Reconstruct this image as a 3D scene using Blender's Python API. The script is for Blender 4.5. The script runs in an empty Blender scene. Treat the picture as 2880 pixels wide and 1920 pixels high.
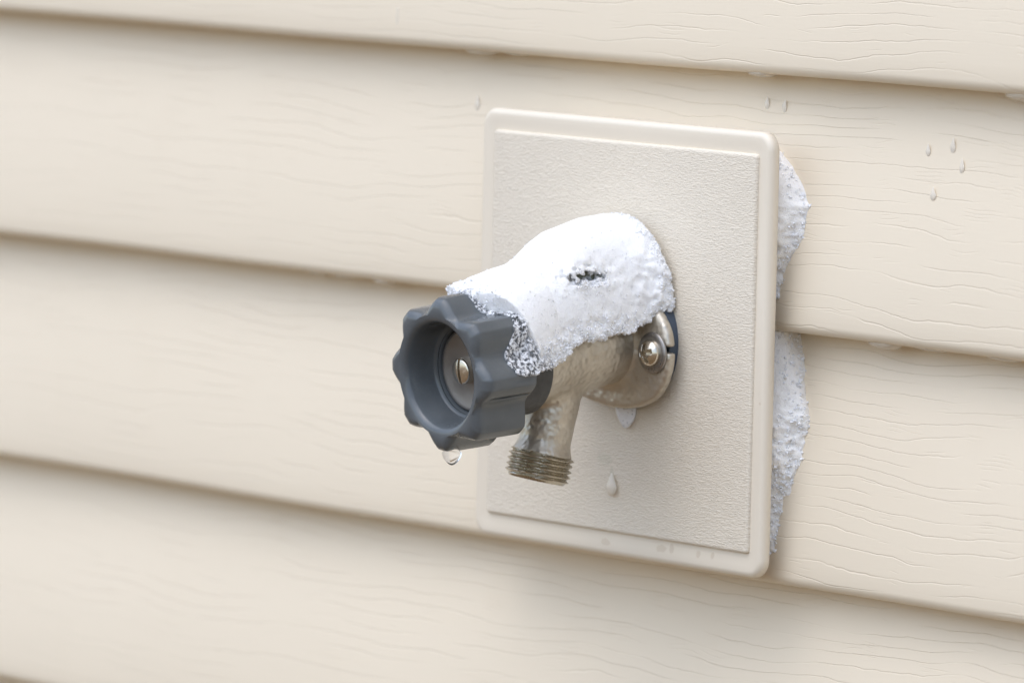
import bpy, bmesh, math, random
import numpy as np
from mathutils import Matrix, Vector
R = math.radians
SC = bpy.context.scene
COL = SC.collection
MM = 0.001

# ------------------------------------------------------------------ camera
cd = bpy.data.cameras.new("camera")
cam = bpy.data.objects.new("camera", cd)
COL.objects.link(cam)
RM = Matrix(((0.64045, -0.08352, 0.76345), (0.76769, 0.04126, -0.63949), (0.02191, 0.99565, 0.09054)))
cam.matrix_world = Matrix.Translation((2.25599, -1.88969, 0.26755)) @ RM.to_4x4()
cd.sensor_width = 36.0
cd.lens = 249.9
cd.clip_start = 0.05
cd.clip_end = 200.0
cd.dof.use_dof = True
cd.dof.focus_distance = 2.812
cd.dof.aperture_fstop = 10.5
SC.camera = cam

# ------------------------------------------------------------------ sky, sun, exposure
SUN_EL, SUN_AZ = 66.0, 186.0      # elevation; direction the light comes from (deg, 180 = out of the wall)
w = bpy.data.worlds.new("World"); SC.world = w; w.use_nodes = True
wn, wl = w.node_tree.nodes, w.node_tree.links
bg = wn["Background"]
sky = wn.new("ShaderNodeTexSky"); sky.sky_type = 'NISHITA'; sky.sun_disc = False
sky.sun_elevation = R(SUN_EL); sky.sun_rotation = R(SUN_AZ)
sky.dust_density = 1.0; sky.ozone_density = 1.0; sky.air_density = 1.0
hs = wn.new("ShaderNodeHueSaturation"); hs.inputs['Saturation'].default_value = 0.68
tc = wn.new("ShaderNodeTexCoord"); sx = wn.new("ShaderNodeSeparateXYZ")
mr = wn.new("ShaderNodeMapRange")          # overcast sky: the zenith about three times the horizon
mr.inputs['From Min'].default_value = 0.0; mr.inputs['From Max'].default_value = 1.0
mr.inputs['To Min'].default_value = 0.45; mr.inputs['To Max'].default_value = 1.0
mx = wn.new("ShaderNodeMix"); mx.data_type = 'RGBA'; mx.blend_type = 'MULTIPLY'; mx.inputs['Factor'].default_value = 1.0
wl.new(tc.outputs['Generated'], sx.inputs[0]); wl.new(sx.outputs['Z'], mr.inputs['Value'])
wl.new(sky.outputs[0], hs.inputs['Color']); wl.new(hs.outputs[0], mx.inputs['A']); wl.new(mr.outputs[0], mx.inputs['B'])
wl.new(mx.outputs['Result'], bg.inputs['Color'])
bg.inputs['Strength'].default_value = 0.15
ld = bpy.data.lights.new("sun", 'SUN'); ld.energy = 0.42; ld.angle = R(85); ld.color = (1.0, 0.99, 0.97)
sun = bpy.data.objects.new("sun", ld); COL.objects.link(sun)
_az, _el = R(SUN_AZ), R(SUN_EL)
sdir = Vector((math.sin(_az) * math.cos(_el), math.cos(_az) * math.cos(_el), math.sin(_el)))
sun.rotation_euler = sdir.to_track_quat('Z', 'Y').to_euler()
SC.view_settings.view_transform = 'Standard'; SC.view_settings.look = 'None'
SC.view_settings.exposure = 1.48; SC.view_settings.gamma = 1.0
SC.render.engine = 'CYCLES'
SC.cycles.max_bounces = 12; SC.cycles.diffuse_bounces = 5; SC.cycles.glossy_bounces = 4
SC.cycles.transmission_bounces = 8; SC.cycles.transparent_max_bounces = 8
SC.cycles.use_denoising = True

# ------------------------------------------------------------------ helpers
def props(o, label=None, cat=None, group=None, kind=None):
    if label: o['label'] = label
    if cat: o['category'] = cat
    if group: o['group'] = group
    if kind: o['kind'] = kind
    return o

def mesh(name, V, F, mat, parent=None, smooth=True, recalc=False, angle=None):
    V = np.asarray(V, dtype=np.float64) * MM
    me = bpy.data.meshes.new(name)
    if isinstance(F, np.ndarray) and F.ndim == 2:
        n, k = F.shape
        me.vertices.add(len(V)); me.vertices.foreach_set('co', V.ravel())
        me.loops.add(n * k); me.loops.foreach_set('vertex_index', F.astype(np.int32).ravel())
        me.polygons.add(n)
        me.polygons.foreach_set('loop_start', np.arange(0, n * k, k, dtype=np.int32))
        me.polygons.foreach_set('loop_total', np.full(n, k, dtype=np.int32))
        me.update(calc_edges=True)
    else:
        me.from_pydata([tuple(v) for v in V], [], [tuple(f) for f in F])
    me.validate()
    if recalc:
        bm = bmesh.new(); bm.from_mesh(me); bmesh.ops.recalc_face_normals(bm, faces=bm.faces); bm.to_mesh(me); bm.free()
    me.polygons.foreach_set('use_smooth', [smooth] * len(me.polygons))
    if angle is not None:
        try: me.set_sharp_from_angle(angle=R(angle))
        except Exception: pass
    me.materials.append(mat)
    o = bpy.data.objects.new(name, me); COL.objects.link(o)
    if parent is not None: o.parent = parent
    return o

def empty(name, loc=(0, 0, 0), rot=None):
    o = bpy.data.objects.new(name, None); COL.objects.link(o); o.empty_display_size = 0.02
    m = Matrix.Translation(Vector(loc) * MM)
    if rot is not None: m = m @ rot.to_4x4()
    o.matrix_world = m
    return o

def grid_faces(nu, nv, closed_u=False, closed_v=False):
    F = []
    for i in range(nu if closed_u else nu - 1):
        for j in range(nv if closed_v else nv - 1):
            a, b = i, (i + 1) % nu; c, d = j, (j + 1) % nv
            F.append((a * nv + c, b * nv + c, b * nv + d, a * nv + d))
    return F

def lathe(profile, segs, rfun=None):
    """profile (r, t) turned round the faucet axis: returns points (x, -t, s)"""
    V = []
    for k in range(segs):
        a = 2 * math.pi * k / segs
        for (r, t) in profile:
            rr = r if rfun is None else rfun(r, t, a)
            V.append((rr * math.cos(a), -t, rr * math.sin(a)))
    return V, grid_faces(segs, len(profile), closed_u=True)

def bspl(n, h, seed_len):
    """matrix of cubic B-spline weights that turns a random lattice into smooth noise"""
    L = int(n / h) + 5
    A = np.zeros((n, L), np.float32)
    u = np.arange(n) / h; i = u.astype(int); f = u - i
    A[np.arange(n), i] = (1 - f) ** 3 / 6
    A[np.arange(n), i + 1] = (3 * f ** 3 - 6 * f ** 2 + 4) / 6
    A[np.arange(n), i + 2] = (-3 * f ** 3 + 3 * f ** 2 + 3 * f + 1) / 6
    A[np.arange(n), i + 3] = f ** 3 / 6
    return A, L

def noise3(shape, cell, seed, aniso=(1, 1, 1)):
    rng = np.random.default_rng(seed)
    M = [bspl(n, cell * a, 0) for n, a in zip(shape, aniso)]
    lat = rng.uniform(-1, 1, [m[1] for m in M]).astype(np.float32)
    x = np.tensordot(M[0][0], lat, (1, 0))
    x = np.tensordot(M[1][0], x, (1, 1)).transpose(1, 0, 2)
    x = np.tensordot(x, M[2][0], (2, 1))
    return x * 2.4

def surface_nets(F, lo, h):
    """F > 0 inside. Returns vertices in mm and quads facing outwards."""
    S = F > 0
    nx, ny, nz = F.shape
    acc = np.zeros((nx - 1, ny - 1, nz - 1, 3), np.float32); cnt = np.zeros((nx - 1, ny - 1, nz - 1), np.float32)
    offs = [(a, b) for a in (0, 1) for b in (0, 1)]
    for ax in range(3):
        for (p, q) in offs:
            s0 = [None] * 3; s1 = [None] * 3; o = [0, 0, 0]
            oth = [k for k in range(3) if k != ax]; o[oth[0]] = p; o[oth[1]] = q
            for k in range(3):
                n = F.shape[k]
                if k == ax: s0[k] = slice(0, n - 1); s1[k] = slice(1, n)
                else: s0[k] = s1[k] = slice(o[k], n - 1 + o[k])
            a, b = F[tuple(s0)], F[tuple(s1)]
            m = (a > 0) != (b > 0)
            t = np.where(m, a / np.where(m, a - b, 1), 0)
            for k in range(3):
                if k == ax: acc[..., k] += np.where(m, t, 0)
                else: acc[..., k] += m * o[k]
            cnt += m
    act = cnt > 0
    idx = -np.ones(act.shape, np.int64); idx[act] = np.arange(act.sum())
    V = (np.argwhere(act) + acc[act] / cnt[act][:, None]) * h + np.array(lo)
    Q = []
    for ax in range(3):
        u, v = (ax + 1) % 3, (ax + 2) % 3
        sl0 = [slice(None)] * 3; sl1 = [slice(None)] * 3
        sl0[ax] = slice(0, -1); sl1[ax] = slice(1, None)
        a, b = S[tuple(sl0)], S[tuple(sl1)]
        P = np.argwhere(a != b)
        P = P[(P[:, u] > 0) & (P[:, v] > 0) & (P[:, u] < act.shape[u]) & (P[:, v] < act.shape[v])]
        ins = a[tuple(P.T)]
        def g(du, dv):
            K = P.copy(); K[:, u] += du; K[:, v] += dv
            return idx[tuple(K.T)]
        q = np.stack([g(-1, -1), g(0, -1), g(0, 0), g(-1, 0)], 1)
        q[~ins] = q[~ins][:, ::-1]
        Q.append(q)
    Q = np.concatenate(Q); Q = Q[(Q >= 0).all(1)]
    return V, Q

def drop_small(V, Q, minv=60):
    """remove specks that float free of the main body"""
    n = len(V); lab = np.arange(n)
    e = np.concatenate([Q[:, [0, 1]], Q[:, [1, 2]], Q[:, [2, 3]]])
    for _ in range(400):
        m = np.minimum(lab[e[:, 0]], lab[e[:, 1]])
        old = lab.copy()
        np.minimum.at(lab, e[:, 0], m); np.minimum.at(lab, e[:, 1], m)
        lab = lab[lab]; lab = lab[lab]
        if (old == lab).all(): break
    c = np.bincount(lab, minlength=n)
    Q = Q[c[lab[Q[:, 0]]] >= minv]
    used = np.unique(Q); mp = -np.ones(n, np.int64); mp[used] = np.arange(len(used))
    return V[used], mp[Q]

def axes(lo, hi, h):
    A = [np.arange(l, u + h, h, dtype=np.float32) for l, u in zip(lo, hi)]
    X, Y, Z = np.meshgrid(*A, indexing='ij', sparse=True)
    return X, Y, Z, tuple(len(a) for a in A)

def smin(a, b, k):
    h = np.clip(0.5 + 0.5 * (b - a) / k, 0, 1)
    return b * (1 - h) + a * h - k * h * (1 - h)
def smax(a, b, k): return -smin(-a, -b, k)

# ------------------------------------------------------------------ materials
class NT:
    def __init__(s, name, color=(.5, .5, .5), rough=.5, metal=0.0, spec=.5):
        s.m = bpy.data.materials.new(name); s.m.use_nodes = True
        s.n, s.l = s.m.node_tree.nodes, s.m.node_tree.links
        s.b = s.n['Principled BSDF']
        s.b.inputs['Base Color'].default_value = (*color, 1); s.b.inputs['Roughness'].default_value = rough
        s.b.inputs['Metallic'].default_value = metal; s.b.inputs['Specular IOR Level'].default_value = spec
        s.tc = s.n.new('ShaderNodeTexCoord').outputs['Object']
    def scaled(s, v, src=None):
        m = s.n.new('ShaderNodeMapping'); m.inputs['Scale'].default_value = v
        s.l.new(src or s.tc, m.inputs['Vector']); return m.outputs[0]
    def noise(s, scale3, detail=2, rough=.5, dist=0.0, src=None):
        t = s.n.new('ShaderNodeTexNoise'); t.inputs['Scale'].default_value = 1.0
        t.inputs['Detail'].default_value = detail; t.inputs['Roughness'].default_value = rough; t.inputs['Distortion'].default_value = dist
        s.l.new(s.scaled(scale3, src), t.inputs['Vector']); return t.outputs['Fac']
    def voro(s, scale3, feat='F1'):
        t = s.n.new('ShaderNodeTexVoronoi'); t.feature = feat; t.inputs['Scale'].default_value = 1.0
        s.l.new(s.scaled(scale3), t.inputs['Vector']); return t.outputs['Distance']
    def math(s, op, a, b=None, c=None, clamp=False):
        t = s.n.new('ShaderNodeMath'); t.operation = op; t.use_clamp = clamp
        for i, v in enumerate((a, b, c)):
            if v is None: continue
            if isinstance(v, (int, float)): t.inputs[i].default_value = v
            else: s.l.new(v, t.inputs[i])
        return t.outputs[0]
    def rng(s, v, a, b, c=0.0, d=1.0, smooth=True):
        t = s.n.new('ShaderNodeMapRange'); t.interpolation_type = 'SMOOTHSTEP' if smooth else 'LINEAR'
        for i, q in zip(range(1, 5), (a, b, c, d)): t.inputs[i].default_value = q
        s.l.new(v, t.inputs[0]); return t.outputs[0]
    def mix(s, fac, a, b):
        t = s.n.new('ShaderNodeMix'); t.data_type = 'RGBA'
        s.l.new(fac, t.inputs['Factor'])
        for k, v in (('A', a), ('B', b)):
            if isinstance(v, tuple): t.inputs[k].default_value = (*v, 1)
            else: s.l.new(v, t.inputs[k])
        return t.outputs['Result']
    def bump(s, h, dist, strength=1.0, prev=None):
        t = s.n.new('ShaderNodeBump'); t.inputs['Distance'].default_value = dist; t.inputs['Strength'].default_value = strength
        s.l.new(h, t.inputs['Height'])
        if prev is not None: s.l.new(prev, t.inputs['Normal'])
        return t.outputs[0]
    def out_normal(s, n): s.l.new(n, s.b.inputs['Normal'])

def m_vinyl():
    s = NT('cream_vinyl', (.80, .70, .548), .48, spec=.35)
    sp = s.n.new('ShaderNodeSeparateXYZ'); s.l.new(s.tc, sp.inputs[0]); z = sp.outputs['Z']
    # embossed wood grain: wavy, roughly level grooves that fade in and out
    n1 = s.noise((7, 7, 24), 2, .5); n2 = s.noise((48, 48, 40), 3, .55)
    h = s.math('MULTIPLY', z, 185.0)
    h = s.math('ADD', h, s.math('MULTIPLY', n1, 4.6)); h = s.math('ADD', h, s.math('MULTIPLY', n2, .62))
    fr = s.math('FRACT', h); d = s.math('ABSOLUTE', s.math('SUBTRACT', fr, .5))
    line = s.rng(d, 0.0, 0.06, 1, 0)
    line = s.math('MULTIPLY', line, s.rng(s.noise((16, 16, 120), 1), .38, .56))
    n3 = s.noise((22, 22, 40), 2)                                 # short ticks between the long grooves
    h2 = s.math('ADD', s.math('MULTIPLY', z, 560.0), s.math('MULTIPLY', n3, 7.0))
    d2 = s.math('ABSOLUTE', s.math('SUBTRACT', s.math('FRACT', h2), .5))
    l2 = s.math('MULTIPLY', s.rng(d2, 0.0, 0.16, 1, 0), s.rng(s.noise((48, 48, 190), 1), .60, .70))
    H = s.math('ADD', s.math('MULTIPLY', line, -1.0), s.math('MULTIPLY', l2, -.55))
    fib = s.noise((95, 95, 900), 2)
    H = s.math('ADD', H, s.math('MULTIPLY', fib, .16))
    H = s.math('ADD', H, s.math('MULTIPLY', s.noise((14, 14, 40), 1), .9))
    s.out_normal(s.bump(H, .00014, .9))
    dirt = s.rng(s.noise((30, 30, 18), 4, .6), .55, .8)
    s.l.new(s.mix(s.math('MULTIPLY', dirt, .12), (.80, .70, .548), (.72, .61, .45)), s.b.inputs['Base Color'])
    return s.m

def spots(s, pts):
    """small brown splash marks at fixed places on the plate: (x, z, radius x, radius z) in metres"""
    sp = s.n.new('ShaderNodeSeparateXYZ'); s.l.new(s.tc, sp.inputs[0])
    wob = s.math('MULTIPLY', s.math('SUBTRACT', s.noise((600, 600, 600), 2), .5), 1.1)
    tot = None
    for (x, z, rx, rz) in pts:
        dx = s.math('DIVIDE', s.math('SUBTRACT', sp.outputs['X'], x), rx)
        dz = s.math('DIVIDE', s.math('SUBTRACT', sp.outputs['Z'], z), rz)
        r = s.math('SQRT', s.math('ADD', s.math('MULTIPLY', dx, dx), s.math('MULTIPLY', dz, dz)))
        v = s.rng(s.math('ADD', r, wob), .75, 1.1, 1, 0)
        tot = v if tot is None else s.math('MAXIMUM', tot, v)
    return tot

def m_plate(panel):
    c = (.80, .718, .59)
    s = NT('plate_panel_plastic' if panel else 'plate_rim_plastic', c, .42 if panel else .3, spec=.4)
    if panel:
        H = s.noise((560, 560, 2100), 2, .6, .4)
        H2 = s.math('POWER', s.math('ABSOLUTE', s.math('SUBTRACT', s.noise((300, 300, 1250), 2, .5, .3), .5)), .6)
        s.out_normal(s.bump(s.math('ADD', H, H2), .00042, .85))
        m = spots(s, [(.0905, -.048, .0016, .006), (.086, -.040, .005, .0025)])
        s.l.new(s.mix(s.math('MULTIPLY', m, .5), c, (.66, .62, .49)), s.b.inputs['Base Color'])
    else:
        s.out_normal(s.bump(s.noise((60, 60, 60), 3), .0004, .25))
        m = spots(s, [(.1205, -.0728, .0032, .0016), (.1268, -.0722, .0014, .0022), (.143, -.0727, .0014, .0016), (.1515, -.0725, .0011, .0016), (.086, -.0738, .003, .0014), (.178, -.009, .0006, .0006)])
        s.l.new(s.mix(s.math('MULTIPLY', m, .35), c, (.55, .44, .31)), s.b.inputs['Base Color'])
    return s.m

def m_cast():
    s = NT('cast_nickel_brass', (.40, .345, .27), .42, .75)
    c = s.mix(s.rng(s.noise((90, 90, 90), 4, .6), .35, .7), (.62, .57, .48), (.54, .48, .39))
    s.l.new(c, s.b.inputs['Base Color'])
    H = s.math('ADD', s.noise((480, 480, 480), 0, .4), s.math('MULTIPLY', s.noise((260, 260, 260), 2), .6))
    s.out_normal(s.bump(H, .0007, .6))
    s.l.new(s.rng(s.noise((300, 300, 300), 2), .3, .7, .33, .52), s.b.inputs['Roughness'])
    return s.m

def m_metal(name, c, r, metal=.95, bumpd=.0001):
    s = NT(name, c, r, metal)
    s.out_normal(s.bump(s.noise((500, 500, 500), 3), bumpd, .3))
    s.l.new(s.rng(s.noise((180, 180, 180), 3), .3, .75, r * .8, r * 1.35), s.b.inputs['Roughness'])
    return s.m

def m_grey(name, c, r=.38):
    s = NT(name, c, r, spec=.5)
    v = s.rng(s.noise((70, 70, 70), 4, .6), .3, .75)
    s.l.new(s.mix(v, tuple(x * .93 for x in c), tuple(x * 1.1 for x in c)), s.b.inputs['Base Color'])
    s.l.new(s.rng(s.noise((260, 260, 260), 3), .3, .75, r * .8, r * 1.3), s.b.inputs['Roughness'])
    s.out_normal(s.bump(s.noise((1300, 1300, 1300), 2), .00006, .5))
    return s.m

def m_snow(name='snow', c=(.93, .925, .92), grain=1.0, sss=.0022):
    s = NT(name, c, .55, spec=.25)
    s.b.inputs['Subsurface Weight'].default_value = 1.0
    s.b.inputs['Subsurface Radius'].default_value = (1.0, 1.0, 1.05)
    s.b.inputs['Subsurface Scale'].default_value = sss
    H = s.math('ADD', s.noise((1500, 1500, 1500), 2, .6), s.math('MULTIPLY', s.noise((620, 620, 620), 2, .6), .8))
    s.out_normal(s.bump(H, .0007 * grain, .45))
    return s.m

def m_ice(name, white=.25, rough=.06):
    """wet ice: clear with cloudy white patches"""
    s = NT(name, (.97, .98, 1.0), rough, spec=.5)
    s.b.inputs['IOR'].default_value = 1.31
    f = s.rng(s.noise((620, 620, 620), 3, .7), .5 - .25 * (white - .25) - .1, .72 - .5 * white)
    s.l.new(s.rng(f, 0, 1, 1.0, .15, False), s.b.inputs['Transmission Weight'])
    s.out_normal(s.bump(s.noise((1300, 1300, 1300), 2), .0006, .5))
    return s.m

def m_water():
    s = NT('clear_water', (1, 1, 1), 0.0, spec=.5)
    s.b.inputs['IOR'].default_value = 1.24; s.b.inputs['Transmission Weight'].default_value = 1.0
    return s.m

def m_drop(name, c):
    s = NT(name, c, .04, spec=.6)
    s.b.inputs['IOR'].default_value = 1.3; s.b.inputs['Transmission Weight'].default_value = .25
    return s.m

def m_ground():
    s = NT('winter_lawn', (.16, .12, .08), .9)
    c = s.mix(s.rng(s.noise((3, 3, 3), 5, .65), .4, .6), (.11, .065, .025), (.18, .11, .05))
    c = s.mix(s.rng(s.noise((.7, .7, .7), 4, .6), .58, .62), c, (.5, .42, .32))
    s.l.new(c, s.b.inputs['Base Color'])
    s.out_normal(s.bump(s.noise((40, 40, 40), 4), .02, .6))
    return s.m

VINYL, PANEL, RIM = m_vinyl(), m_plate(True), m_plate(False)
CAST = m_cast()
NICKEL = m_metal('bright_nickel', (.70, .64, .54), .2)
THREAD = m_metal('turned_brass', (.50, .455, .37), .26, .95, .00002)
DISC = m_metal('stamped_steel', (.33, .31, .29), .38, .8)
WASHER = m_metal('grey_steel', (.36, .34, .32), .33, .85)
GREY = m_grey('grey_handle_plastic', (.108, .120, .128), .19)
COLLAR = m_grey('dark_collar_plastic', (.062, .063, .062), .5)
RUBBER = m_grey('blue_black_rubber', (.055, .075, .105), .42)
BLACK = m_grey('black_recess', (.01, .01, .01), .6)
CAPM = m_grey('olive_cap_plastic', (.32, .32, .24), .5)
SNOW = m_snow()
OLDSNOW = m_snow('packed_snow', (.91, .89, .86), 1.4, .0006)
ICE = m_ice('wet_ice', .24)
FROST = m_ice('frosted_crystals', .85, .2)
CLEAR = m_ice('clear_ice', .62, .12)
WATER = m_water()
DROP = m_drop('clear_drop_film', (.95, .88, .76))
BEAD = m_drop('bead_film', (.80, .71, .57))

# ------------------------------------------------------------------ ground
def ground():
    n = 60; V = []
    for i in range(n + 1):
        for j in range(n + 1):
            x = (i / n - .5) * 120000; y = (j / n - .5) * 120000
            V.append((x, y, -720 + 25 * math.sin(x * .0007) * math.cos(y * .0009)))
    o = mesh('ground', V, grid_faces(n + 1, n + 1), m_ground()); props(o, kind='structure')
ground()

# ------------------------------------------------------------------ siding wall
PER, ZB = 101.35, 17.9      # exposure of one course; height of the lip that passes behind the plate
def siding():
    rnd = np.random.default_rng(5)
    xs = np.concatenate([np.arange(-2600, -460, 60), np.arange(-460, 420, 4), np.arange(420, 2601, 60)]).astype(float)
    xs = np.array(xs)
    prof = []                          # (depth into the wall, height above the lip), one course, bottom to top
    for a in np.linspace(-90, 0, 9):   # rolled lip, 4.5 mm radius at the front
        prof.append((4.0 - 4.0 * math.cos(R(a)), 4.2 + 4.2 * math.sin(R(a))))
    prof = [(19.5, .8), (12, .4)] + prof + [(.2, 11), (1.4, 25), (4.0, 45), (7.6, 65), (11.8, 85), (14.8, 97), (15.8, 101.0), (19.5, 102.2)]
    V, F, base = [], [], 0
    for c in range(-7, 24):
        z0 = ZB + c * PER
        ph = rnd.uniform(0, 6.28, 6)
        for x in xs:
            wob = .35 * math.sin(x / 95 + ph[0]) + .25 * math.sin(x / 41 + ph[1]) + .12 * math.sin(x / 17 + ph[2])
            zw = .30 * math.sin(x / 130 + ph[3]) + .14 * math.sin(x / 37 + ph[4])
            for (d, h) in prof:
                k = max(0, 1 - h / 60)
                V.append((x, d + wob * k, z0 + h + zw * k))
        n = len(prof)
        for f in grid_faces(len(xs), n): F.append(tuple(base + q for q in f))
        base += len(xs) * n
    F = np.array(F)[:, ::-1]
    # closing sheet behind the boards, so that the wall is solid
    o = mesh('siding_wall', V, F[:, ::-1], VINYL, angle=40)
    props(o, 'cream vinyl lap siding wall with embossed wood grain behind the faucet plate', 'wall')
    return o
siding()

# ------------------------------------------------------------------ mounting plate
def rrect(x0, x1, z0, z1, r, seg=8):
    P = []
    for (cx, cz, a0) in ((x1 - r, z1 - r, 0), (x0 + r, z1 - r, 90), (x0 + r, z0 + r, 180), (x1 - r, z0 + r, 270)):
        for k in range(seg + 1):
            a = R(a0 + 90 * k / seg); P.append((cx + r * math.cos(a), cz + r * math.sin(a)))
    return P
def stack(loops, mat, name, parent, cap=True, angle=None):
    """loops: list of (rounded outline, y); joined front to back"""
    n = len(loops[0][0]); V, F = [], []
    for P, y in loops:
        for (x, z) in P: V.append((x, y, z))
    for i in range(len(loops) - 1):
        for k in range(n):
            a, b = i * n + k, i * n + (k + 1) % n
            F.append((a, b, b + n, a + n))
    if cap:
        F.append(tuple(range(n - 1, -1, -1)))
    return mesh(name, V, F, mat, parent, recalc=True, angle=angle)
PX0, PX1, PZ0, PZ1 = 1.6, 181.0, -79.0, 98.6
SHIFT = Vector((-9.25, 8.0, -1.14))     # plate and faucet sit close against the board edges
plate = empty('mounting_plate', SHIFT)
props(plate, 'square cream plastic mounting plate with textured centre panel, screwed over the siding behind the faucet', 'plate')
def plate_loop(ins, r): return rrect(PX0 + ins, PX1 - ins, PZ0 + ins, PZ1 - ins, max(r, .4), 10)
rim_loops = []
rim_loops.append((plate_loop(11.8, .8), -19.8))
rim_loops.append((plate_loop(8.5, 2), -20.0))
rim_loops.append((plate_loop(5.0, 4), -20.3))
for k in range(9):                                   # rounded outer shoulder
    a = R(90 * k / 8)
    rim_loops.append((plate_loop(2.5 - 2.5 * math.sin(a), 5.2 + 2.5 * math.sin(a)), -20.4 + 2.5 * (1 - math.cos(a))))
rim_loops.append((plate_loop(0, 7.7), -16.0)); rim_loops.append((plate_loop(.5, 7.3), -15.6)); rim_loops.append((plate_loop(3, 8), -15.6))
stack(rim_loops, RIM, 'rim', plate, cap=False, angle=60)
ix0, ix1, iz0, iz1 = 10.6, 173.9, -69.4, 89.8
def in_loop(ins, r): return rrect(ix0 + ins, ix1 - ins, iz0 + ins, iz1 - ins, r, 5)
stack([(in_loop(0, 1.4), -18.6), (in_loop(.15, 1.4), -20.8), (in_loop(.5, 1.3), -21.35), (in_loop(1.1, 1.0), -21.6), (in_loop(1.6, .8), -21.6)][::-1],
      PANEL, 'centre_panel', plate, angle=70)
# shallow box that carries the plate off the boards
stack([(rrect(30, 150, -70, 88, 4), -16.4), (rrect(30, 150, -70, 88, 4), 4.0)], RIM, 'back_box', plate, angle=40)

# ------------------------------------------------------------------ faucet frames
O = Vector((98.0, -20.0, 9.3)) + SHIFT
PITCH, ROLL = R(5.5), R(4.0)
RF = Matrix.Rotation(PITCH, 3, 'X') @ Matrix.Rotation(ROLL, 3, 'Y')
RFLAT = Matrix.Rotation(ROLL, 3, 'Y')
faucet = empty('outdoor_faucet', O, RF)
props(faucet, 'nickel brass outdoor faucet with grey scalloped handle and threaded spout, capped with snow', 'faucet')
TOFLAT = np.array(RF.inverted() @ RFLAT)      # points drawn flat against the plate -> faucet's own axes
def flat(V): return np.asarray(V, float) @ TOFLAT.T

# --- cast body: barrel, valve bulge, spout, in one smooth casting
def body():
    h = .6
    lo, hi = (-25, -66, -48), (25, -4, 26)
    X, Y, Z, shp = axes(lo, hi, h); T = -Y
    r = np.sqrt(X * X + Z * Z)
    rb = np.interp(T.ravel(), [0, 5, 9, 10.5, 12, 14, 18, 24, 31, 40, 50, 60, 66], [20, 19, 18, 17.6, 17.0, 15.8, 14.9, 15.2, 16.2, 17.4, 18.2, 19, 19]).astype(np.float32).reshape(T.shape)
    barrel = np.maximum(r - rb, np.maximum(T - 61, 6 - T))
    # bulge of the valve seat on the near side, behind the spout
    b1 = np.sqrt(((X - 3.5) / 1.0) ** 2 + ((T - 24) * .85) ** 2 + ((Z - 1) / 1.0) ** 2) - 15.6
    d = smin(barrel, b1, 5)
    # spout: leans outwards as it drops
    p0 = np.array([0, 37.0, -6.0]); p1 = np.array([0, 47.0, -39.5]); ax = (p1 - p0) / np.linalg.norm(p1 - p0); L = np.linalg.norm(p1 - p0)
    q = (X - p0[0]) * ax[0] + (T - p0[1]) * ax[1] + (Z - p0[2]) * ax[2]
    rr = np.sqrt(np.maximum((X - p0[0] - q * ax[0]) ** 2 + (T - p0[1] - q * ax[1]) ** 2 + (Z - p0[2] - q * ax[2]) ** 2, 1e-6))
    rs = 10.5 + .5 * np.clip(1 - q / 20, 0, 1) + 1.9 * np.clip((q - L + 6) / 6, 0, 1) ** 1.7
    spout = np.maximum(rr - rs, np.maximum(q - L, -q))
    d = smin(d, spout, 3.4)
    # boss under the vacuum breaker
    boss = np.maximum(np.sqrt(X * X + (T - 26) ** 2) - 11, np.maximum(Z - 24, -Z))
    d = smin(d, boss, 3)
    # vertical rib where the barrel meets the flange
    d = d + noise3(shp, 20, 3) * .25 + noise3(shp, 4, 4) * .05
    V, Q = surface_nets(-d, lo, h)
    return mesh('body', V, Q, CAST, faucet)
body()

# --- flange: rounded oval ear plate with two open slots for the screws
def flange():
    h = .5
    lo, hi = (-41, -13.5, -30), (41, -5, 30)
    X, Y, Z, shp = axes(lo, hi, h); T = -Y
    zc = Z + 1.5
    g = (np.abs(X / 36.0) ** 2.4 + np.abs(zc / 24.6) ** 2.4) ** (1 / 2.4)
    e = (g - 1) * 25
    dome = 11.2 + 1.6 * np.clip(1 - g, 0, 1)
    d = smax(e, np.maximum(T - dome, 6.1 - T), 2.2)
    for sx in (-1, 1):
        cx = sx * 28.0
        slot = np.sqrt((X - cx) ** 2 + Z ** 2) - 3.1
        slot = np.minimum(slot, np.maximum(np.abs(Z - 2.0) - 1.3, -(sx * X - 28)))
        d = smax(d, -slot, .8)
    ring = smax(np.sqrt(X * X + Z * Z) - 17.6, T - 13.2, 2)
    d = smin(d, np.maximum(ring, 8 - T), 3)
    d = d + noise3(shp, 9, 8) * .12
    V, Q = surface_nets(-d, lo, h)
    return mesh('flange', flat(V), Q, CAST, faucet)
flange()

def gasket():
    n = 120; V = []; prof = [(0, 0.0), (1, 0.0), (1, 5.4), (.985, 5.95), (0, 6.0)]
    for k in range(n):
        a = 2 * math.pi * k / n
        for (m, t) in prof:
            V.append((2.3 + 29.2 * m * math.cos(a), -t, 1.2 + 28.0 * m * math.sin(a)))
    return mesh('gasket', flat(V), grid_faces(n, len(prof), True), RUBBER, faucet, recalc=True, angle=50)
gasket()

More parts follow.
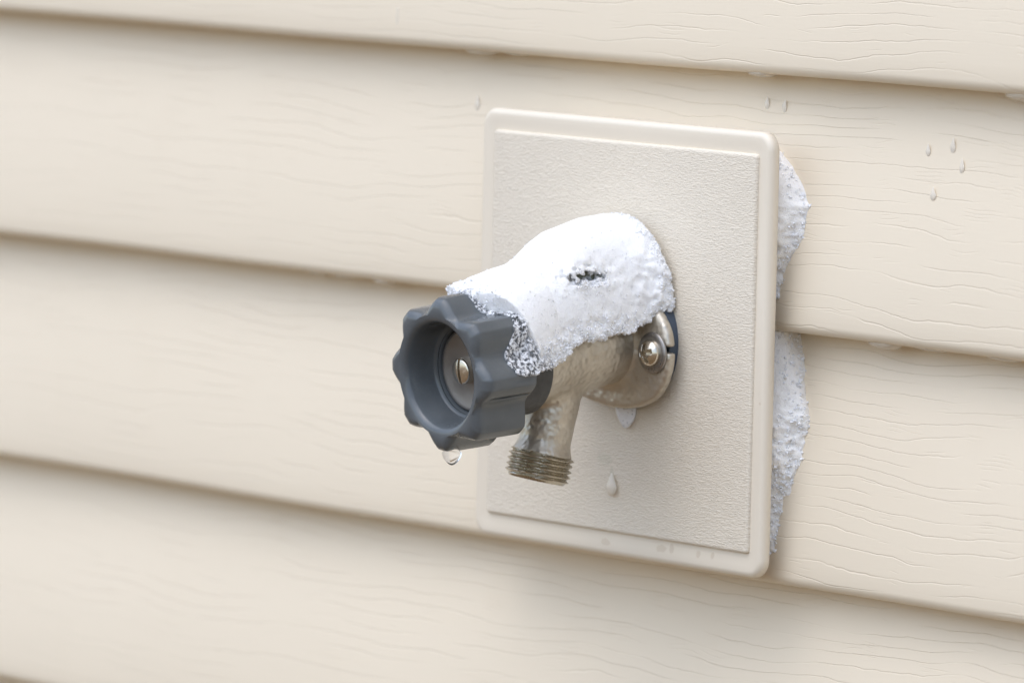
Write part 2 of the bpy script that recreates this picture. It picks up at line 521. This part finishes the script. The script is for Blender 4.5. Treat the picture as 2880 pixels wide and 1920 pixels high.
# --- hose thread on the end of the spout
def thread():
    p0 = np.array([0, 37.0, -6.0]); p1 = np.array([0, 47.0, -39.5]); ax = (p1 - p0) / np.linalg.norm(p1 - p0)
    u = np.array([1.0, 0, 0]); v = np.cross(ax, u)
    n, V = 128, []
    prof = []
    L = 11.0; pitch = 2.25
    qs = np.arange(-.6, L + .01, pitch / 12)
    for k in range(n):
        a = 2 * math.pi * k / n
        row = []
        for q in qs:
            ph = ((q / pitch + k / n) % 1.0)
            tooth = .5 - .5 * math.cos(2 * math.pi * ph)
            tooth = tooth ** .8
            fade = min(1, max(0, (L - .7 - q) / .8)) * min(1, max(0, (q + .6) / .8))
            row.append((11.75 + 1.6 * tooth * fade - .5 * max(0, (q - L + .8)), q))
        row += [(11.2, L + .05), (10.0, L), (9.7, L - .6), (9.4, L - 9), (0.01, L - 9)]
        for (r, q) in row:
            p = p1 + ax * q + u * (r * math.cos(a)) + v * (r * math.sin(a))
            V.append((p[0], -p[1], p[2]))
        m = len(row)
    return mesh('hose_thread', V, grid_faces(n, m, True), THREAD, faucet, recalc=True, angle=35)
thread()

# --- handle
def lobes(a):
    """0 at a lobe tip .. 1 at the bottom of a scallop"""
    ph = ((a - R(0.5)) / R(45)) % 1.0
    u = abs(ph - .5) * 2          # 0 = middle of the scallop, 1 = middle of the lobe
    v = max(0.0, 1 - u / .86)
    return v * v * (3 - 2 * v) * .8 + math.sqrt(max(0, 1 - (u / .80) ** 2)) * .2
def handle():
    prof = [(14, 76.5, 0), (20, 76.0, 0), (23.2, 75.6, .25), (26.5, 75.6, 1), (30.2, 75.6, 1), (31.2, 75.9, 1), (31.5, 76.8, 1), (31.5, 82, 1), (31.4, 88, 1), (31.3, 93, 1),
            (31.2, 96.2, 1), (31.0, 97.8, 1), (30.4, 99.1, 1), (29.4, 100.1, 1), (28.0, 100.7, .95), (26.6, 101.0, .75), (25.2, 101.0, .35), (23.4, 100.9, .1), (22.2, 100.5, 0),
            (21.3, 99.6, 0), (20.8, 98.2, 0), (20.5, 96, 0), (20.1, 91, 0), (19.8, 87.2, 0), (19.4, 86.4, 0), (18.4, 86.0, 0), (17.6, 85.9, 0), (17.3, 85.4, 0), (17.2, 82, 0)]
    n = 384; V = []
    for k in range(n):
        a = 2 * math.pi * k / n
        s = lobes(a)
        for (r, t, m) in prof:
            rr = r
            if m > 0:
                depth = 5.2 * s * m
                rr = max(r - depth, min(r, 24.3))
                if 78 < t < 96:      # moulding seam pressed into one lobe
                    da = (math.degrees(a) + 180) % 360 - 180
                    rr -= 1.5 * math.exp(-((da + 13) / .9) ** 2)
                    rr -= .8 * math.exp(-(((da - 2) / 2.2) ** 2 + ((t - 82) / 1.6) ** 2))   # small dimple
            V.append((rr * math.cos(a), -t, rr * math.sin(a)))
    h = mesh('handle', V, grid_faces(n, len(prof), True), GREY, faucet, recalc=True, angle=48)
    # collar behind the lobes
    P = [(8, 58.2), (20.6, 58.2), (21.4, 58.8), (21.6, 60), (21.8, 70), (22.0, 77.0), (12, 77.1)]
    V, F = lathe(P, 96); mesh('collar', V, F, COLLAR, h, recalc=True, angle=40)
    # dark seat, round name disc and slotted screw in the cup
    P = [(17.8, 86.2), (17.9, 83.2), (0.01, 83.1)]
    V, F = lathe(P, 64); mesh('recess', V, F, BLACK, h, recalc=True, angle=40)
    P = [(16.5, 83.3), (16.7, 84.0), (16.5, 84.9), (15.9, 85.3), (15.0, 85.35), (14.5, 85.15), (8, 85.0), (.01, 85.0)]
    V, F = lathe(P, 96); mesh('disc', V, F, DISC, h, recalc=True, angle=50)
    # slotted screw: a short domed cylinder with a real slot cut in it
    V2, Q2 = slotted((5.25, 5.2))
    mesh('handle_screw', V2, Q2, NICKEL, h)
def slotted(s):
    rad, hh = s; g = .14
    lo, hi = (-6, -91.5, -6), (6, -84.5, 6)
    X, Y, Z, shp = axes(lo, hi, g); T = -Y - 85.0
    r = np.sqrt(X * X + Z * Z)
    d = smax(r - rad, T - hh + .035 * r * r, .8)
    c, sn = math.cos(R(8)), math.sin(R(8))
    u = X * c + Z * sn
    d = np.maximum(d, -np.maximum(np.abs(u) - .7, -(T - hh + 2.6)))
    d = np.maximum(d, -(T + .3))
    return surface_nets(-(d + 0 * X), lo, g)
handle()

# --- flange screws: washer and cross-recessed pan head
def flange_screw(sx):
    P = [(3.0, 11.6), (8.0, 11.6), (8.35, 11.9), (8.3, 12.5), (7.9, 12.9), (6.3, 13.05), (3, 13.0)]
    V, F = lathe(P, 64)
    V = [(x + 28 * sx, y, z) for x, y, z in V]
    g = .16
    lo, hi = (-6.4, -18.6, -6.4), (6.4, -12.2, 6.4)
    X, Y, Z, shp = axes(lo, hi, g); T = -Y - 12.6
    r = np.sqrt(X * X + Z * Z)
    d = np.sqrt(r * r + (T * 1.15 + .8) ** 2 + 0 * X) - 6.0
    d = smax(d, r - 5.5 + 0 * T, .7)
    c, s_ = math.cos(R(20)), math.sin(R(20))
    u, v = X * c + Z * s_, -X * s_ + Z * c
    dep = (4.4 - T) * .35
    cross = np.minimum(np.maximum(np.abs(u) - 1.0, np.abs(v) - (4.2 - dep)), np.maximum(np.abs(v) - 1.0, np.abs(u) - (4.2 - dep)))
    cross = np.maximum(cross, .4 - T)
    d = np.maximum(d, -cross); d = np.maximum(d, -T)
    V2, Q2 = surface_nets(-d, lo, g)
    V2 = V2 + np.array([28 * sx, 0, 0])
    o = mesh('flange_screw', flat(V2), Q2, NICKEL, faucet)
    mesh('washer', flat(V), F, WASHER, o, recalc=True, angle=40)
flange_screw(1); flange_screw(-1)

# --- vacuum breaker cap, nearly buried in the snow
def cap():
    P = [(11, 20), (14.6, 20), (15.2, 21), (15.4, 33.2), (14.9, 34.6), (13.7, 35.3), (9, 35.6), (8.6, 34.8), (.01, 34.6)]
    V = []; n = 72
    for k in range(n):
        a = 2 * math.pi * k / n
        rib = .25 if k % 4 < 2 else 0
        for (r, s) in P:
            rr = r - (rib if 20.5 < s < 31.5 else 0)
            V.append((rr * math.cos(a), -(26.5 + rr * math.sin(a)), s))
    mesh('vacuum_breaker_cap', V, grid_faces(n, len(P), True), CAPM, faucet, recalc=True, angle=40)
cap()

# ------------------------------------------------------------------ snow on the faucet
snow = empty('snow_mound', O, RF)
props(snow, 'white snow mound on top of the faucet with a dark hole in its side', 'snow')
def lerp(T, a, b): return np.interp(T.ravel(), a, b).astype(np.float32).reshape(T.shape)

def snow_body():
    h = .44
    lo, hi = (-36, -94, -6), (36, 0, 58)
    X, Y, Z, shp = axes(lo, hi, h); T = -Y
    H = lerp(T, [0, 6, 20, 38, 44, 50, 57, 66, 75, 82, 88, 92], [52.5, 53.3, 53.5, 51.0, 48.4, 43.8, 40.8, 39.6, 37.6, 35.4, 30, 19])
    W = lerp(T, [0, 8, 20, 40, 58, 70, 80, 88, 92], [30.0, 30.0, 28.5, 26, 26.5, 29.5, 31, 29, 25])
    XC = lerp(T, [0, 20, 45, 95], [-2.2, -2, 0, 0])
    B = lerp(T, [0, 8, 12, 20, 30, 40, 50, 60, 66, 73, 78, 84, 92], [19, 17.5, 13, 10, 11, 12, 10, 6.5, 5.5, 4, 4, 6, 8])
    xx = np.abs(X - XC) / W
    zz = np.maximum(Z - B, 0) / np.maximum(H - B, 4)
    g = 1 - (xx ** 2.15 + zz ** 1.95) ** (1 / 2.05)
    f = g * 24.0
    # soft lower rim, wavy
    f = np.minimum(f, (Z - B) * .9 + noise3(shp, 9 / h, 21) * 1.8)
    # shoulder before the handle
    f = f + noise3(shp, 22 / h, 22) * 1.1
    edge = np.clip(1 - (Z - B - 0) / 17, 0, 1)                 # crumbly below, smooth on top
    edge = np.maximum(edge, np.clip((X - 14) / 12, 0, 1) * np.clip((34 - T) / 26, 0, 1))
    edge = np.maximum(edge, np.clip((T - 70) / 12, 0, 1) * .6)
    # hole over the breaker cap
    hx, ht, hz = 20.0, 41.0, 34.8
    hu = (X - hx) * .64 - (T - ht) * .76; hw = (X - hx) * .76 + (T - ht) * .64; hv = Z - hz - .1 * hw + .07 * hu
    dh = np.sqrt((hu * .40) ** 2 + (hv * 1.05) ** 2)
    hole = np.minimum(2.5 - dh, hw + 13)
    edge = np.maximum(edge, np.clip(1 - (dh - 4) / 9, 0, 1) * .7)
    rough = noise3(shp, 2.6 / h, 23) * .9 + noise3(shp, 1.3 / h, 24) * .75 + noise3(shp, 5.2 / h, 25) * 1.0
    f = f + rough * (edge ** 1.6 * .85 + .03)
    hn = hole + (noise3(shp, 1.1 / h, 26) * 1.9 + noise3(shp, 3 / h, 27) * 1.3)
    f = np.minimum(f, -hn)
    # melted pits round the hole
    f = f - np.clip(noise3(shp, 1.2 / h, 29) - .25, 0, 1) * np.clip(1 - (dh - 2) / 3.5, 0, 1) * 4.5 * (hw > -6)
    f = np.minimum(f, T - 1.0)
    ang = np.degrees(np.arctan2(Z + 0 * X, np.abs(X + 1.5) + 0 * Z + 1e-6))
    lim = lerp(T, [60, 70, 74, 77, 81, 84, 87, 89], [-20, 5, 28, 48, 62, 74, 86, 110])
    f = np.minimum(f, (ang - lim) * .45 + noise3(shp, 3 / h, 28) * .8)
    f = np.minimum(f, np.maximum(np.sqrt(X * X + Z * Z) - 23.6, 76 - T))
    # the crown of the handle rises through the front edge
    r = np.sqrt(X * X + Z * Z)
    V, Q = surface_nets(f.astype(np.float32), lo, h)
    V, Q = drop_small(V, Q, 150)
    mesh('snow_body', V, Q, SNOW, snow)
    return V, Q
SV, SQ = snow_body()

def shards(name, pts, nrm, smin_, smax_, mat, parent, seed, lift=.2, kind='stuff'):
    """many small broken crystals sitting in a surface; one mesh"""
    rng = np.random.default_rng(seed); n = len(pts)
    base = np.array([(1, 0, 0), (-1, 0, 0), (0, 1, 0), (0, -1, 0), (0, 0, 1.3), (0, 0, -1.3)], float)
    tri = np.array([(0, 2, 4), (2, 1, 4), (1, 3, 4), (3, 0, 4), (2, 0, 5), (1, 2, 5), (3, 1, 5), (0, 3, 5)])
    P = base[None] * rng.uniform(.5, 1.25, (n, 6, 1)) + rng.uniform(-.25, .25, (n, 6, 3))
    s = rng.uniform(smin_, smax_, (n, 1, 1)) * rng.uniform(.6, 1.0, (n, 1, 1)); P = P * s
    q = rng.normal(size=(n, 4)); q /= np.linalg.norm(q, axis=1)[:, None]
    w_, x, y, z = q.T
    Rm = np.stack([np.stack([1 - 2 * (y * y + z * z), 2 * (x * y - z * w_), 2 * (x * z + y * w_)], -1),
                   np.stack([2 * (x * y + z * w_), 1 - 2 * (x * x + z * z), 2 * (y * z - x * w_)], -1),
                   np.stack([2 * (x * z - y * w_), 2 * (y * z + x * w_), 1 - 2 * (x * x + y * y)], -1)], 1)
    P = np.einsum('nij,nkj->nki', Rm, P) + (pts + nrm * lift * s[:, 0])[:, None]
    F = (tri[None] + (np.arange(n) * 6)[:, None, None]).reshape(-1, 3)
    o = mesh(name, P.reshape(-1, 3), F, mat, parent, smooth=False)
    props(o, kind=kind)
    return o

def qnorm(V, Q):
    n = np.cross(V[Q[:, 2]] - V[Q[:, 0]], V[Q[:, 3]] - V[Q[:, 1]])
    l = np.linalg.norm(n, axis=1)[:, None]; return V[Q].mean(1), n / np.maximum(l, 1e-9)

def grains():
    c, n = qnorm(SV, SQ); rng = np.random.default_rng(9)
    x, t, z = c[:, 0], -c[:, 1], c[:, 2]
    B = np.interp(t, [0, 8, 12, 20, 30, 40, 50, 60, 66, 73, 78, 84, 92], [19, 17.5, 13, 10, 11, 12, 10, 6.5, 5.5, 4, 10, 24, 30])
    p = np.clip(1 - (z - B) / 11, 0, 1) ** 1.4 * .30
    p = np.maximum(p, np.clip((9 - t) / 8, 0, 1) * .26 * (x > -6))
    dh = np.sqrt((x - 20) ** 2 * .5 + (t - 38) ** 2 * .5 + ((z - 32) * 1.4) ** 2)
    p = np.maximum(p, np.clip(1 - (dh - 3) / 6, 0, 1) * .22)
    p = np.maximum(p, np.clip((t - 78) / 10, 0, 1) * .2)
    k = rng.uniform(size=len(c)) < p * .55
    shards('snow_grains', c[k], n[k], .28, .8, FROST, snow, 31)
grains()

def fluff():
    c, n = qnorm(SV, SQ); rng = np.random.default_rng(19)
    x, t, z = c[:, 0], -c[:, 1], c[:, 2]
    up = np.clip(n[:, 2], 0, 1)
    p = .03 * (1 - up) ** 1.2
    k = rng.uniform(size=len(c)) < p
    o = shards('loose_flakes', c[k], n[k], .22, .52, SNOW, snow, 61, lift=.35)
fluff()

def ice_crust():
    """wet glassy ice that grips the back of the handle rim below the mound"""
    h = .42
    lo, hi = (-4, -91, -4), (37, -56, 37)
    X, Y, Z, shp = axes(lo, hi, h); T = -Y
    r = np.sqrt(X * X + Z * Z); a = np.degrees(np.arctan2(Z + 0 * X, X + 0 * Z + 1e-6))
    # handle surface radius at this angle and depth
    aa = np.linspace(-10, 100, 221); lob = np.array([lobes(R(v)) for v in aa])
    rl = 31.5 - 5.2 * np.interp(a.ravel(), aa, lob).reshape(a.shape)
    surf = np.where(T > 75.6, rl + 0 * T, 22.0)
    thick = .9 + noise3(shp, 3.0 / h, 41) * .5 + noise3(shp, 1.5 / h, 42) * .75
    thick = thick + np.clip((79 - T) / 5, 0, 1) * 1.2
    shell = np.minimum(surf + thick - r, r - surf + 2.0)
    # fill the step behind the lobes
    fill = np.minimum(30.2 + noise3(shp, 2 / h, 43) * .8 - r, np.minimum(76.4 - T, T - (66 + 1 * (a / 45))))
    fill = np.minimum(fill, r - 21)
    body_ = np.maximum(shell, fill)
    Tmax = np.interp(a.ravel(), [0, 6, 14, 24, 34, 44, 52, 60, 70, 80, 90, 100], [76, 85.5, 87.5, 86, 83, 80.5, 80.5, 84, 86, 86.5, 87.5, 88]).reshape(a.shape)
    body_ = np.minimum(body_, (Tmax - T) * .8 + noise3(shp, 3 / h, 44) * .5)
    body_ = np.minimum(body_, (a - 4) * .5 + noise3(shp, 3 / h, 45) * .8)
    body_ = np.minimum(body_, T - 63)
    V, Q = surface_nets(body_.astype(np.float32), lo, h)
    V, Q = drop_small(V, Q, 60)
    o = mesh('ice_crust', V, Q, ICE, snow)
    c, n = qnorm(V, Q); rng = np.random.default_rng(3)
    k = (rng.uniform(size=len(c)) < .035) & (-c[:, 1] < 84)
    shards('ice_grains', c[k], n[k], .3, .85, ICE, snow, 33)
ice_crust()

def face_y(z):
    h = (z - ZB) % PER
    return float(np.interp(h, [0, 4.2, 11, 25, 45, 65, 85, 97, 101], [4.0, 0, .2, 1.4, 4.0, 7.6, 11.8, 14.8, 15.8]))

# ------------------------------------------------------------------ snow packed beside the plate
def side_snow(label, zlo, zhi, zs, xs, seed):
    h = .6
    lo, hi = (140, -13.0, zlo - 4), (186, 18, zhi + 4)
    X, Y, Z, shp = axes(lo, hi, h)
    zz = np.array(zs, float); fy = np.array([face_y(v) for v in np.linspace(zlo - 4, zhi + 4, 60)])
    XO = lerp(Z, zs, xs) - 1.19 * (lerp(Z, np.linspace(zlo - 4, zhi + 4, 60), fy) - 4.0)
    f = (XO - X) - .75 * np.clip(6 - Y, 0, 20) + noise3(shp, 8 / h, seed) * 1.0
    f = f - np.clip((4 - Y), 0, 20) * 0.0
    low = np.clip((zhi - 14 - Z) / 26, 0, 1)
    f = f + (noise3(shp, 4.2 / h, seed + 1) * 1.1 + noise3(shp, 1.5 / h, seed + 2) * 1.15) * (.35 + .65 * low)
    f = np.minimum(f, np.minimum((Z - zlo) * .8, (zhi - Z) * .8) + noise3(shp, 3 / h, seed + 3) * 1.0)
    f = np.minimum(f, np.minimum(Y + 6.6 + noise3(shp, 4 / h, seed + 4) * .9, 17 - Y) + 0 * X)
    f = np.minimum(f, X - 148)
    V, Q = surface_nets(f.astype(np.float32), lo, h); V, Q = drop_small(V, Q, 200)
    root = empty('snow_drift', (0, 0, 0)); props(root, label, 'snow')
    mesh('packed_snow', V, Q, OLDSNOW, root)
    c, n = qnorm(V, Q); rng = np.random.default_rng(seed)
    p = np.where(n[:, 0] > .2, np.clip(.02 + (c[:, 1] + 2) / 60, 0, .3) + np.clip((zhi - 25 - c[:, 2]) / 150, 0, .2), 0)
    k = rng.uniform(size=len(c)) < p * .35
    shards('snow_grains', c[k], n[k], .4, 1.2, FROST, root, seed + 7)
side_snow('upper wedge of packed snow in the gap right of the plate, above the board edge', 21.5, 91,
          [19, 27.7, 42, 54, 68, 75, 83, 90, 94], [159.5, 162.3, 167, 175, 178.6, 174.5, 166.5, 158, 151], 50)
side_snow('lower strip of packed snow in the gap right of the plate, under the board edge', -73, 17.2,
          [-80, -66, -50, -32, -16, 2, 17], [161.6, 164.5, 169.5, 176.2, 179.8, 176.4, 175.4], 70)

# ------------------------------------------------------------------ drops and beads
def blob(name, label, cat, loc, size, mat, shape='bead', seed=1, group=None, n=28, wob=.12, rot=0.0):
    """closed rounded drop; size = half extents (x, y, z) in mm"""
    rng = random.Random(seed); ph = [rng.uniform(0, 6.28) for _ in range(6)]
    V, F = [], []
    m = n // 2
    for i in range(m + 1):
        th = math.pi * i / m
        for k in range(n):
            a = 2 * math.pi * k / n
            z = math.cos(th); r = math.sin(th)
            if shape == 'tear': r *= (1 - .62 * max(0, z) ** .8); z = z * (1.25 if z > 0 else .85)
            if shape == 'hang': r *= (1 - .36 * max(0, -z) ** 1.6) ; z = z if z < 0 else z * .5
            q = 1 + wob * (.5 * math.sin(2 * a + ph[0] + 2 * th) + .5 * math.sin(3 * th + a + ph[1]) + .35 * math.sin(5 * a + ph[2] + 3 * th))
            x, y = r * math.cos(a) * q, r * math.sin(a)
            x2 = x * math.cos(rot) - z * math.sin(rot) if rot else x
            z2 = x * math.sin(rot) + z * math.cos(rot) if rot else z
            V.append((x2 * size[0], y * size[1], z2 * size[2]))
    F = []
    for i in range(m):
        for k in range(n):
            F.append((i * n + k, i * n + (k + 1) % n, (i + 1) * n + (k + 1) % n, (i + 1) * n + k))
    me = mesh(name, V, F, mat, None, recalc=False)
    bm = bmesh.new(); bm.from_mesh(me.data); bmesh.ops.remove_doubles(bm, verts=bm.verts, dist=1e-7)
    bmesh.ops.recalc_face_normals(bm, faces=bm.faces); bm.to_mesh(me.data); bm.free()
    me.location = Vector(loc) * MM
    props(me, label, cat, group)
    return me

# on the faucet and the plate
blob('water_drop', 'clear water drop hanging from the bottom of the grey handle', 'water drop', (97.8 - 9.25, -112.0 + 8, -31.9 - 1.14), (4.4, 3.6, 4.6), WATER, 'hang', 2, n=40, wob=.04)
blob('ice_lump', 'small lump of clear ice frozen on the plate just below the brass flange', 'ice', (100.0 - 9.25, -15.0, -18.1), (6.4, 2.2, 9.0), CLEAR, 'hang', 4, n=44, wob=.22)
blob('water_drop', 'elongated clear drop running down the plate below the ice lump', 'water drop', (91.6 - 9.25, -14.6, -51.6), (3.0, 1.3, 4.4), DROP, 'tear', 5, wob=.05)
# on the boards, at the right
G1, G2 = 'drops on the board above the plate corner', 'drops on the board far to the right'
for x, z, s, lab, g, rt in ((141, 106.6, (1.54, .5, 2.50), 'clear drop above the plate, left one of the two under the top board edge', G1, -.1),
                     (151.6, 106.0, (1.43, .5, 2.68), 'clear drop above the plate, right one of the two under the top board edge', G1, -.3),
                     (238.6, 94.0, (1.33, .5, 2.40), 'faint drop on the right-hand board, leftmost of the cluster of four', G2, 0),
                     (252.0, 96.5, (1.54, .5, 2.96), 'faint drop on the right-hand board, topmost of the cluster of four', G2, -.1),
                     (259.0, 89.0, (1.43, .5, 2.77), 'faint drop on the right-hand board, rightmost of the cluster of four', G2, 0),
                     (245.6, 77.4, (1.64, .5, 2.59), 'faint drop on the right-hand board, lowest of the cluster of four', G2, 0)):
    blob('water_drop', lab, 'water drop', (x, face_y(z) - .35, z), s, DROP, 'tear', int(x), g, wob=.05, rot=rt)
blob('water_drop', 'small yellowish drop on the board just left of the top left plate corner', 'water drop', (-38, face_y(96) - .2, 96.0), (1.6, .6, 3.2), DROP, 'tear', 6, wob=.05)
blob('ice_streak', 'thin grey ice streak on the top board left of the plate', 'ice', (-80, face_y(131) - .1, 130.5), (.7, .4, 4.5), DROP, 'bead', 8, wob=.1)

# frozen beads under the board edges
G3 = 'frozen beads under the board edges'
def bead(x, course, wx, wz, lab, seed):
    z0 = ZB + course * PER
    blob('ice_bead', lab, 'ice', (x, 6.2, z0 + .3), (wx * .9, 3.8, wz * .95), BEAD, 'bead', seed, G3, n=40, wob=.22)
bead(-31, 1, 10.5, 2.3, 'wide ice bead under the top board edge above the left plate corner', 11)
bead(-7, 1, 9, 1.3, 'thin flat ice bead under the top board edge, next right of the wide one', 12)
bead(145, 1, 8.5, 1.9, 'ice bead under the top board edge above the right plate corner', 13)
bead(296, 1, 12, 3.0, 'big ice bead under the top board edge at the far right of the wall', 14)
bead(-138, 0, 6.5, 1.4, 'small ice bead under the middle board edge, leftmost of those left of the handle', 15)
bead(-118, 0, 9, 1.2, 'thin ice bead under the middle board edge, middle of those left of the handle', 16)
bead(-92, 0, 7, 2.1, 'ice bead under the middle board edge closest to the handle', 17)
bead(222, 0, 11, 3.2, 'thick ice bead under the middle board edge right of the plate', 18)
bead(248, 0, 13, 1.6, 'flat ice bead under the middle board edge beside the thick one', 19)
bead(289, 0, 14, 2.0, 'long ice bead under the middle board edge at the far right', 20)
bead(-104, -1, 7, 1.3, 'small ice bead under the lowest board edge left of the plate', 21)
